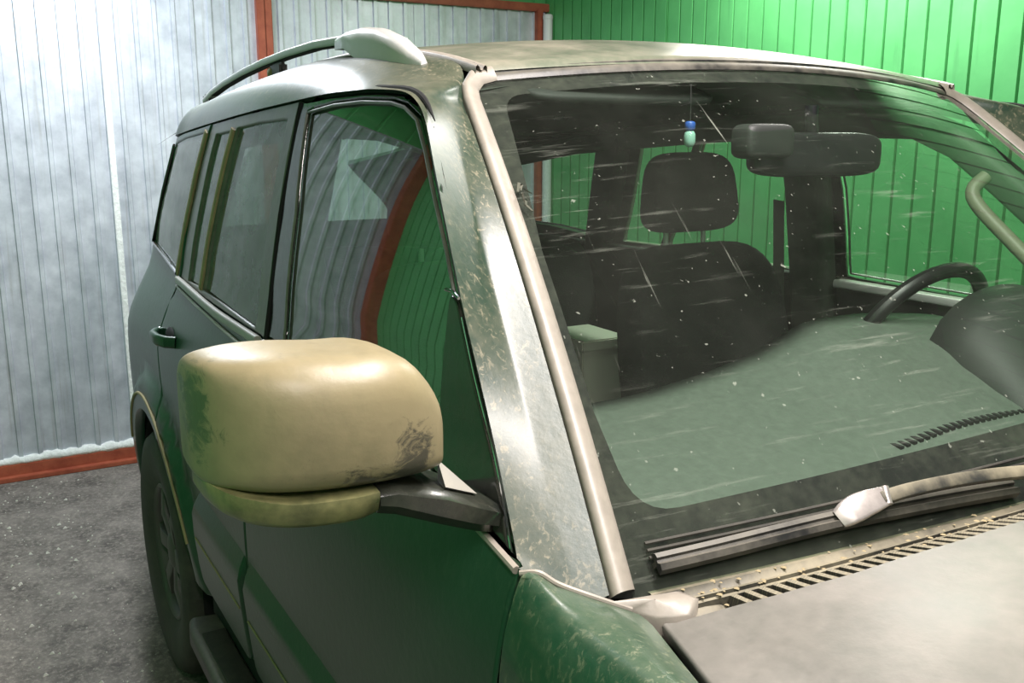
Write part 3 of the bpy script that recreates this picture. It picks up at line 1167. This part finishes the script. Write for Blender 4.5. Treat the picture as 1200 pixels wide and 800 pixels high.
# ---- roof rails
for s in (-1, 1):
    rr = empty('roof_rail', (0, 0, 0), car)
    yb = .64
    def rz(x):
        return R(x, yb) - (.032 if s > 0 else 0)
    # wedge-shaped front pod
    rows = []
    for x, h, w in ((-1.365, .002, .006), (-1.40, .016, .016), (-1.46, .034, .021), (-1.54, .047, .022), (-1.62, .050, .021), (-1.70, .044, .019), (-1.755, .036, .016), (-1.757, .030, .014)):
        z0 = rz(x) - .012
        top = rz(x) + h
        bot = z0 if x > -1.70 else rz(x) + .012
        rows.append([(x, s * (yb + w * c), bot + (top - bot) * t) for c, t in ((1, 0), (1, .5), (.9, .8), (.6, .96), (0, 1), (-.6, .96), (-.9, .8), (-1, .5), (-1, 0))])
    o = grid('rail_pod', rows, 'rail_silver', rr, flip=(s > 0), caps=True)
    sharp(o, 50)
    bar = [(x, s * yb, rz(x) + h) for x, h in ((-1.72, .030), (-1.9, .034), (-2.1, .036), (-2.3, .037), (-2.5, .035), (-2.7, .030), (-2.85, .022), (-2.95, .010))]
    tube('rail_bar', bar, rrect(.014, .009, .006, 3), 'rail_silver', rr)
    tube('rail_seal', [(x, y, z - .0085) for x, y, z in bar[:-1]], rrect(.010, .002, .001, 1), 'void_black', rr)
    for x in (-2.19, -2.92):
        box('rail_foot', (x - .045, s * yb - .010, rz(x) - .01), (x + .04, s * yb + .010, rz(x) + .026), 'dusty_black', rr, .006)
    sbox('mud_lump', (-2.235, s * (yb + .004), rz(-2.235) + .006), (.022, .010, .014), 'gold_dust', rr, e=(.8, .8), n=14, m=8)

# ---- side mirrors
for s in (-1, 1):
    mr = empty('side_mirror', (0, 0, 0), car)
    if s < 0:
        mr['label'] = 'mud-coated tan side mirror with scraped corner'
    prm = [  # |y|, x_front, x_back, z_bot, z_top
        (.918, -.752, -.785, 1.252, 1.272), (.920, -.736, -.80, 1.250, 1.302), (.928, -.718, -.812, 1.249, 1.332), (.947, -.703, -.82, 1.249, 1.360), (.968, -.692, -.826, 1.250, 1.378),
        (1.0, -.684, -.832, 1.251, 1.388), (1.04, -.683, -.838, 1.252, 1.389), (1.085, -.690, -.845, 1.253, 1.392), (1.12, -.705, -.851, 1.254, 1.391), (1.143, -.725, -.856, 1.256, 1.387),
        (1.158, -.750, -.860, 1.256, 1.382), (1.166, -.783, -.863, 1.258, 1.374), (1.169, -.81, -.863, 1.266, 1.362)]
    prm = cr(np.array(prm), 3)
    rows = []
    for y, xf, xb, zb, zt in prm:
        row = []
        cx, cz, hx, hz = (xf + xb) / 2, (zb + zt) / 2, (xf - xb) / 2, (zt - zb) / 2
        for j in range(36):
            a = 2 * math.pi * j / 36
            e = .62 if math.cos(a) > 0 else .30
            x = cx + hx * math.copysign(abs(math.cos(a)) ** e, math.cos(a))
            z = cz + hz * math.copysign(abs(math.sin(a)) ** ((.60 if math.sin(a) > 0 else .34) if math.cos(a) > 0 else .35), math.sin(a))
            row.append((x, s * y, z))
        rows.append(row)
    o = grid('mirror_cap', rows, 'paint_mirror', mr, closed_u=True, caps=True, flip=(s > 0))
    # rim ring and glass at the rear
    sbox('mirror_glass', (-.862, s * 1.05, 1.318), (.004, .10, .055), 'mirror_face', mr, e=(.4, .4), n=28, m=12)
    # turn lamp under the cap
    rows = []
    for y, xf, zb in cr(np.array([(1.012, -.692, 1.222), (1.035, -.689, 1.219), (1.075, -.694, 1.219), (1.11, -.706, 1.221), (1.135, -.722, 1.225), (1.152, -.745, 1.231), (1.162, -.78, 1.238), (1.165, -.82, 1.245)]), 3):
        zt = 1.2525 + max(0, (y - 1.10)) * .16
        rows.append([(-.838, s * y, zt), (xf - .01, s * y, zt), (xf + .002, s * y, zt - .002), (xf + .002, s * y, zt - .008), (xf - .004, s * y, zb + .008), (xf - .012, s * y, zb + .002), (min(xf - .02, -.73) if xf > -.8 else xf - .012, s * y, zb), (-.836, s * y, zb)])
    o = grid('turn_lamp', rows, 'lens_dusty', mr, flip=(s < 0), caps=True)
    sharp(o, 50)
    # arm from cap to door
    rows = []
    for y, xf, xb, zb, zt in ((1.010, -.694, -.82, 1.222, 1.2515), (.99, -.694, -.82, 1.217, 1.2505), (.93, -.70, -.815, 1.190, 1.230), (.885, -.715, -.82, 1.168, 1.207), (.84, -.73, -.83, 1.150, 1.185)):
        rows.append([(xb, s * y, zb), (xb, s * y, zt), (xf - .01, s * y, zt), (xf, s * y, zt - .008), (xf, s * y, zb + .012), (xf - .012, s * y, zb)])
    o = grid('mirror_arm', rows, 'sail_black', mr, closed_u=True, caps=True, flip=(s > 0))
    sharp(o, 40)
    # pale triangle standing in for the reflection along the arm's top edge
    ft = [(-.742, s * .874, 1.205), (-.712, s * .928, 1.233), (-.748, s * .920, 1.252), (-.80, s * .868, 1.20), (-.77, s * .91, 1.20)]
    mk('arm_glint', ft, [(0, 1, 2), (0, 2, 3), (0, 4, 1), (3, 2, 4), (4, 2, 1), (0, 3, 4)], 'belt_metal', mr, False)

# ---- wiper
wp = empty('wiper', (0, 0, 0), car)
path = [WS(u, v, .012) for u, v in ((-.955, .020), (-.85, .022), (-.73, .025), (-.62, .026), (-.5, .023), (-.38, .019), (-.24, .012))]
path = [Vector(p) for p in cr(path, 4)]
tube('wiper_blade', path, [(-.013, -.008), (-.010, .002), (-.004, .004), (-.002, .0005), (.001, .0005), (.004, .006), (.011, .004), (.013, -.006)][::-1], 'dusty_black', wp, upv=WS(-.6, .05, 1.) - WS(-.6, .05))
tube('blade_rubber', [p - (WS(-.6, .05, 1.) - WS(-.6, .05)) * .009 for p in path], rrect(.003, .006, .001, 1), 'tyre_rubber', wp, upv=WS(-.6, .05, 1.) - WS(-.6, .05))
arm = [WS(u, v, h) for u, v, h in ((-.600, .030, .026), (-.555, .034, .030), (-.50, .036, .033), (-.40, .034, .035), (-.28, .026, .036), (-.14, .010, .036), (.02, -.015, .034), (.12, -.035, .03), (.18, -.05, .03))]
tube('wiper_arm', [Vector(p) for p in cr(arm[1:], 4)], rrect(.0085, .006, .003, 2), 'dusty_cowl', wp, upv=WS(-.4, .1, 1.) - WS(-.4, .1))
cn = [WS(u, v, h) for u, v, h in ((-.632, .024, .014), (-.612, .029, .022), (-.585, .033, .027), (-.545, .036, .031))]
tube('blade_clip', [Vector(p) for p in cr(cn, 3)], rrect(.015, .006, .004, 3), 'wiper_metal', wp, upv=WS(-.6, .08, 1.) - WS(-.6, .08), scales=[.75, .9, 1, 1.05, 1.1, 1.1, 1.05, 1, .9, .8])
tube('clip_pin', [WS(-.548, .024, .031), WS(-.542, .048, .033)], circ(.006, 10), 'wiper_metal', wp, upv=(1, 0, 1))
sbox('wiper_pivot', WS(.18, -.05, .026), (.022, .022, .016), 'dusty_black', wp, e=(.6, 1), n=18, m=8)
# second wiper on the driver's side
wp2 = empty('wiper', (0, 0, 0), car)
path = [Vector(p) for p in cr([WS(u, v, .012) for u, v in ((-.05, .012), (.2, .02), (.45, .02), (.7, .012))], 6)]
tube('wiper_blade', path, [(-.013, -.008), (-.010, .002), (-.004, .004), (-.002, .0005), (.001, .0005), (.004, .006), (.011, .004), (.013, -.006)][::-1], 'dusty_black', wp2, upv=WS(.3, .05, 1.) - WS(.3, .05))
tube('wiper_arm', [Vector(p) for p in cr([WS(.32, .03, .03), WS(.5, .03, .036), (WS(.72, .01, .034)), WS(.86, -.04, .03)], 5)], rrect(.0085, .006, .003, 2), 'dusty_cowl', wp2, upv=WS(.4, .1, 1.) - WS(.4, .1))

# ------------------------------------------------------------------ interior
# dashboard: rises from the glass to a rear crest, hump around the middle and binnacle
crest = pchip([-.76, -.60, -.41, -.35, -.275, -.177, -.074, -.02, .034, .149, .33, .45, .60, .76], [1.15, 1.152, 1.156, 1.158, 1.167, 1.181, 1.205, 1.224, 1.243, 1.252, 1.240, 1.225, 1.18, 1.15])
rows = []
for y in np.linspace(-.745, .745, 60):
    c = crest(y)
    bin_ = .030 * math.exp(-((y - .37) / .16) ** 4)
    xs = -.535 - .075 * (y / .75) ** 2
    row = []
    for t, k in ((0, 0), (.08, .05), (.2, .12), (.35, .25), (.5, .42), (.65, .62), (.78, .82), (.9, .95), (1, 1)):
        x = xs - .045 + (-1.09 - xs) * t
        z = 1.085 + (c - 1.085) * k + bin_ * math.exp(-((t - .62) / .18) ** 2)
        row.append((x, y, z))
    row += [(-1.112, y, c - .012), (-1.120, y, c - .04), (-1.10, y, c - .16), (-1.02, y, .80), (-.95, y, .55)]
    rows.append(row)
dash = grid('dashboard', rows, 'dash_plastic', car, flip=True)
dash['label'] = 'grey-green dashboard behind the windshield'
# instrument binnacle hood in front of the wheel
rows = []
for a in np.linspace(0, math.pi, 15):
    rows.append([(x, .44 + r * math.cos(a), 1.05 + h * math.sin(a) ** .5) for x, r, h in ((-.68, .20, .05), (-.76, .215, .12), (-.84, .222, .20), (-.91, .225, .255), (-.99, .225, .262), (-1.0, .205, .24))])
grid('instrument_hood', rows, 'dash_dark', dash)
# defroster grille with slats
for t0, t1 in ((-.09, .52),):
    def dz(y, x):
        c = crest(y)
        xs = -.535 - .075 * (y / .75) ** 2
        t = (x - (xs - .045)) / (-1.09 - xs)
        return 1.085 + (c - 1.085) * np.interp(t, [0, .08, .2, .35, .5, .65], [0, .05, .12, .25, .42, .62])
    n = 40
    for i in range(n):
        y = t0 + (t1 - t0) * i / (n - 1)
        x = -.795
        o = box('vent_slot', (x - .013, y - .0042, dz(y, x) - .004), (x + .013, y + .0042, dz(y, x) + .0015), 'void_black', dash, 0)
# steering wheel
sw = empty('steering_wheel', (0, 0, 0), car)
cen = Vector((-1.125, .36, 1.170))
nrm = Vector((-.90, 0, .43)).normalized()
e1 = Vector((0, 1, 0))
e2 = nrm.cross(e1).normalized()
if e2.z < 0:
    e2 = -e2
ring = [cen + (e1 * math.cos(a) + e2 * math.sin(a)) * .188 for a in np.linspace(0, 2 * math.pi, 49)]
rows = []
for i in range(49):
    a = 2 * math.pi * i / 48
    d = e1 * math.cos(a) + e2 * math.sin(a)
    rows.append([cen + d * (.188 + .0155 * math.cos(b)) + nrm * (.0155 * math.sin(b)) for b in np.linspace(0, 2 * math.pi, 13)])
grid('steering_rim', rows, 'steer_black', sw)
sbox('steering_hub', cen - nrm * .02, (.035, .075, .065), 'steer_black', sw, e=(.6, .6), rot=Matrix.Rotation(math.radians(-25), 4, 'Y'))
for a in (0.1, math.pi - .1, -math.pi / 2):
    d = e1 * math.cos(a) + e2 * math.sin(a)
    tube('steering_spoke', [cen + d * .05 - nrm * .015, cen + d * .12 - nrm * .008, cen + d * .185], rrect(.018, .008, .005, 2), 'steer_black', sw, upv=nrm)
tube('steering_column', [cen - nrm * .02, cen - nrm * .25], circ(.035, 14), 'dash_dark', sw, upv=(0, 1, 0))

# seats
for s, lab in ((1, 'dark fabric driver seat with headrest on two metal posts'), (-1, 'dark fabric front passenger seat')):
    st = empty('seat', (0, 0, 0), car)
    y = .36 * s
    ry = Matrix.Rotation(math.radians(-12), 4, 'Y')

    def warp(p):
        k = 1 - .18 * max(0, p.z / .32) ** 2
        return (p.x + .05 * (abs(p.y) / .25) ** 2, p.y * k, p.z)
    sbox('backrest', (-1.80, y, 1.00), (.085, .265, .32), 'seat_fabric', st, e=(.4, .45), rot=ry, warp=warp)
    sbox('seat_cushion', (-1.50, y, .68), (.29, .26, .09), 'seat_fabric', st, e=(.4, .4))

    def hw(p):
        return (p.x + .02 * (p.y / .15) ** 2, p.y * (1 - .11 * p.z / .1), p.z)
    sbox('headrest', (-1.865, y, 1.452), (.05, .142, .106), 'seat_fabric', st, e=(.5, .42), rot=Matrix.Rotation(math.radians(-5), 4, 'Y'), warp=hw)
    for dy in (-.065, .065):
        tube('headrest_post', [(-1.86, y + dy, 1.28), (-1.865, y + dy, 1.37)], circ(.007, 10), 'post_metal', st, upv=(1, 0, 0))
    # belt webbing from the pillar
    tube('seat_belt', [(-1.86, s * .70, 1.42), (-1.80, s * .66, 1.15), (-1.72, s * .63, .85)], rrect(.022, .001, .001, 1), 'trim_inner', st, upv=(1, 0, 0))
rs = empty('rear_bench', (0, 0, 0), car)
for y in (-.36, .36):
    sbox('backrest', (-2.78, y, .95), (.09, .33, .30), 'seat_fabric', rs, e=(.4, .4), rot=Matrix.Rotation(math.radians(-14), 4, 'Y'))
sbox('seat_cushion', (-2.45, 0, .66), (.28, .66, .09), 'seat_fabric', rs, e=(.35, .35))
# cabin lining: floor, headliner, inner door skins, pillars
box('cabin_floor', (-3.6, -.70, .46), (-.66, .70, .50), 'trim_dark', car, .01)
rows = []
for x in np.linspace(-1.235, -3.5, 24):
    rows.append([(x, y, R(x, y) - (.030 if abs(y) < .66 else .06)) for y in np.linspace(-.70, .70, 21)])
grid('headliner', rows, 'headliner', car, flip=True)
for s in (-1, 1):
    for (x0, x1) in ((-.72, -1.70), (-1.74, -2.42), (-2.46, -3.5)):
        poly = [(x0, 1.165 if x0 > -.8 else 1.19), (x1, 1.20), (x1, .5), (x0, .5)]
        o = panel('door_lining', poly, side(s, .075), 'trim_dark', car, hint=(0, -s, 0), step=.08, rim=False)
        tube('lining_cap', [Vector(side(s, .060)(x, 1.180 + .015 * sstep((-.9 - x) / .3))) for x in np.linspace(x0 - .02, x1, 8)], rrect(.022, .012, .008, 3), 'rail_silver' if (s > 0 and x0 > -1) else 'trim_dark', o)
    dxb = 0 if s < 0 else -.10
    tube('pillar_trim', [WS(s, v) + Vector((-.045, s * .005, -.055)) for v in (.03, .25, .5, .75, .9)] + [Vector((ex, s * (W(ex, ez) - .06), ez)) for ex, ez in ((-1.42, 1.63), (-1.7, 1.635), (-2.2, 1.615), (-2.9, 1.57), (-3.3, 1.50))], rrect(.035, .028, .015, 3), 'trim_inner', car, upv=(0, s, .3))
    tube('pillar_trim', [Vector((x + dxb, s * (W(x, z) - .055), z)) for x, z in ((-1.70, 1.64), (-1.70, 1.45), (-1.70, 1.20), (-1.71, .9), (-1.71, .5))], rrect(.072, .030, .02, 3), 'trim_inner', car, upv=(0, s, .01))
    tube('pillar_trim', [Vector((x, s * (W(x, z) - .055), z)) for x, z in [*far([(-2.42, 1.62), (-2.52, 1.40), (-2.60, 1.20)], s), (-2.62, .9)]], rrect(.075, .030, .02, 3), 'trim_dark', car, upv=(0, s, .01))
    # assist handle on the A-pillar
    hl = [WS(s * .90, .76, -.07), WS(s * .86, .75, -.10), WS(s * .845, .71, -.115), WS(s * .84, .60, -.12), WS(s * .84, .47, -.12), WS(s * .86, .42, -.11), WS(s * .92, .40, -.07)]
    if s > 0:
        tube('grab_handle', [Vector(p) for p in cr(hl, 5)], circ(.015, 12), 'handle_beige', car, upv=(0, s, 0.2))
    # sun visor folded up
    rows = []
    vs = sbox('sun_visor', (-1.27, s * .33, R(-1.27, .33) - .055), (.085, .20, .011), 'trim_dark', car, e=(.5, .35), rot=Matrix.Rotation(math.radians(20), 4, 'Y'))
# inside mirror
im = empty('rear_view_mirror', (0, 0, 0), car)
sbox('mirror_shell', (-1.105, .02, 1.568), (.025, .135, .040), 'mirror_shell', im, e=(.45, .35), rot=Matrix.Rotation(math.radians(-12), 4, 'Z'))
sbox('mirror_plate', (-1.128, .024, 1.566), (.006, .125, .033), 'mirror_face', im, e=(.4, .3), rot=Matrix.Rotation(math.radians(-12), 4, 'Z'))
tube('mirror_stalk', [(-1.105, .01, 1.60), (-1.10, 0, 1.635), (-1.10, 0, 1.655)], circ(.012, 12), 'mirror_shell', im, upv=(0, 1, 0))
sbox('sensor_box', (-1.085, -.13, 1.592), (.028, .055, .030), 'dash_dark', im, e=(.4, .35))

# small hanging bottle behind the glass
hb = empty('hanging_bottle', (-1.13, -.255, 1.60))
sbox('glass_body', (0, 0, -.003), (.010, .010, .014), 'bottle_glass', hb, e=(.7, 1), n=16, m=10)
sbox('cap', (0, 0, .018), (.009, .009, .008), 'blue_cap', hb, e=(.5, 1), n=16, m=8)
tube('cord', [(0, 0, .024), (0, 0, .055), (-.002, 0, .088)], circ(.001, 6), 'trim_dark', hb, upv=(1, 0, 0))
tag(hb, 'tiny glass bottle with blue cap hanging behind the windshield top', 'bottle')

# pale box on the rear bench
bx_ = empty('pale_box', (-2.33, .36, .75))
box('box_body', (-.11, -.085, .0), (.11, .085, .225), 'card_pale', bx_, .004)
box('box_lid', (-.115, -.09, .20), (.115, .09, .235), 'card_pale', bx_, .004)
tag(bx_, 'pale box on the rear bench, seen through the windshield', 'box')

# dried mud lumps lying in the cowl
V, F = [], []
for i in range(170):
    r_ = cowl_rows[int(abs(random.gauss(0, 1)) * 24) % 79]
    k = random.choice((2, 4, 5, 6, 7, 8, 11, 12))
    p = np.array(r_[k]) + (random.uniform(-.006, .006), random.uniform(-.008, .008), 0)
    r = random.uniform(.001, .0030)
    b = len(V)
    for dx, dy, dz in ((1, 0, -.4), (-.5, .9, -.4), (-.6, -.8, -.4), (.1, .1, .8), (-.7, 0, .4), (.6, .5, .3)):
        V.append((p[0] + r * dx * 1.4, p[1] + r * dy * 1.6, p[2] + r * dz * .5))
    F += [(b, b + 1, b + 5), (b, b + 5, b + 3), (b + 5, b + 1, b + 3), (b + 1, b + 4, b + 3), (b + 1, b + 2, b + 4), (b + 4, b + 2, b + 3), (b + 2, b, b + 3)]
mud = mk('mud_crumbs', V, F, 'mud_dry', cowl, smooth=True)
tag(mud, kind='stuff')

# torn rubber scraps at the windshield edge
V, F = [], []
for i in range(12):
    u, v = -.978 + random.uniform(-.008, .012), .665 + random.uniform(-.025, .025)
    p = WS(u, v, .003 + random.random() * .008)
    q = WS(u + random.uniform(-.010, .018), v + random.uniform(-.022, .018), .003 + random.random() * .006)
    w = Vector((random.uniform(-1, 1), random.uniform(-1, 1), random.uniform(-.3, 1))).normalized() * random.uniform(.0008, .0028)
    b = len(V)
    V += [p - w, p + w, q + w * .7, q - w * .7, p - w + Vector((.001, 0, .001)), p + w + Vector((.001, 0, .001)), q + w * .7 + Vector((.001, 0, .001)), q - w * .7 + Vector((.001, 0, .001))]
    F += [(b, b + 1, b + 2, b + 3), (b + 4, b + 7, b + 6, b + 5), (b, b + 4, b + 5, b + 1), (b + 1, b + 5, b + 6, b + 2), (b + 2, b + 6, b + 7, b + 3), (b + 3, b + 7, b + 4, b)]
mk('torn_rubber', V, F, 'sash_dusty', ws, smooth=False)

# ridged rubber strip along the lower glass edge
for v, off in ((.034, .0035), (.044, .003), (.054, .0025)):
    tube('rubber_ridge', [WS(u, v - .004 * abs(u), off) for u in np.linspace(-.96, .96, 40)], circ(.0022, 6), 'tyre_rubber', ws, upv=(1, 0, 1))
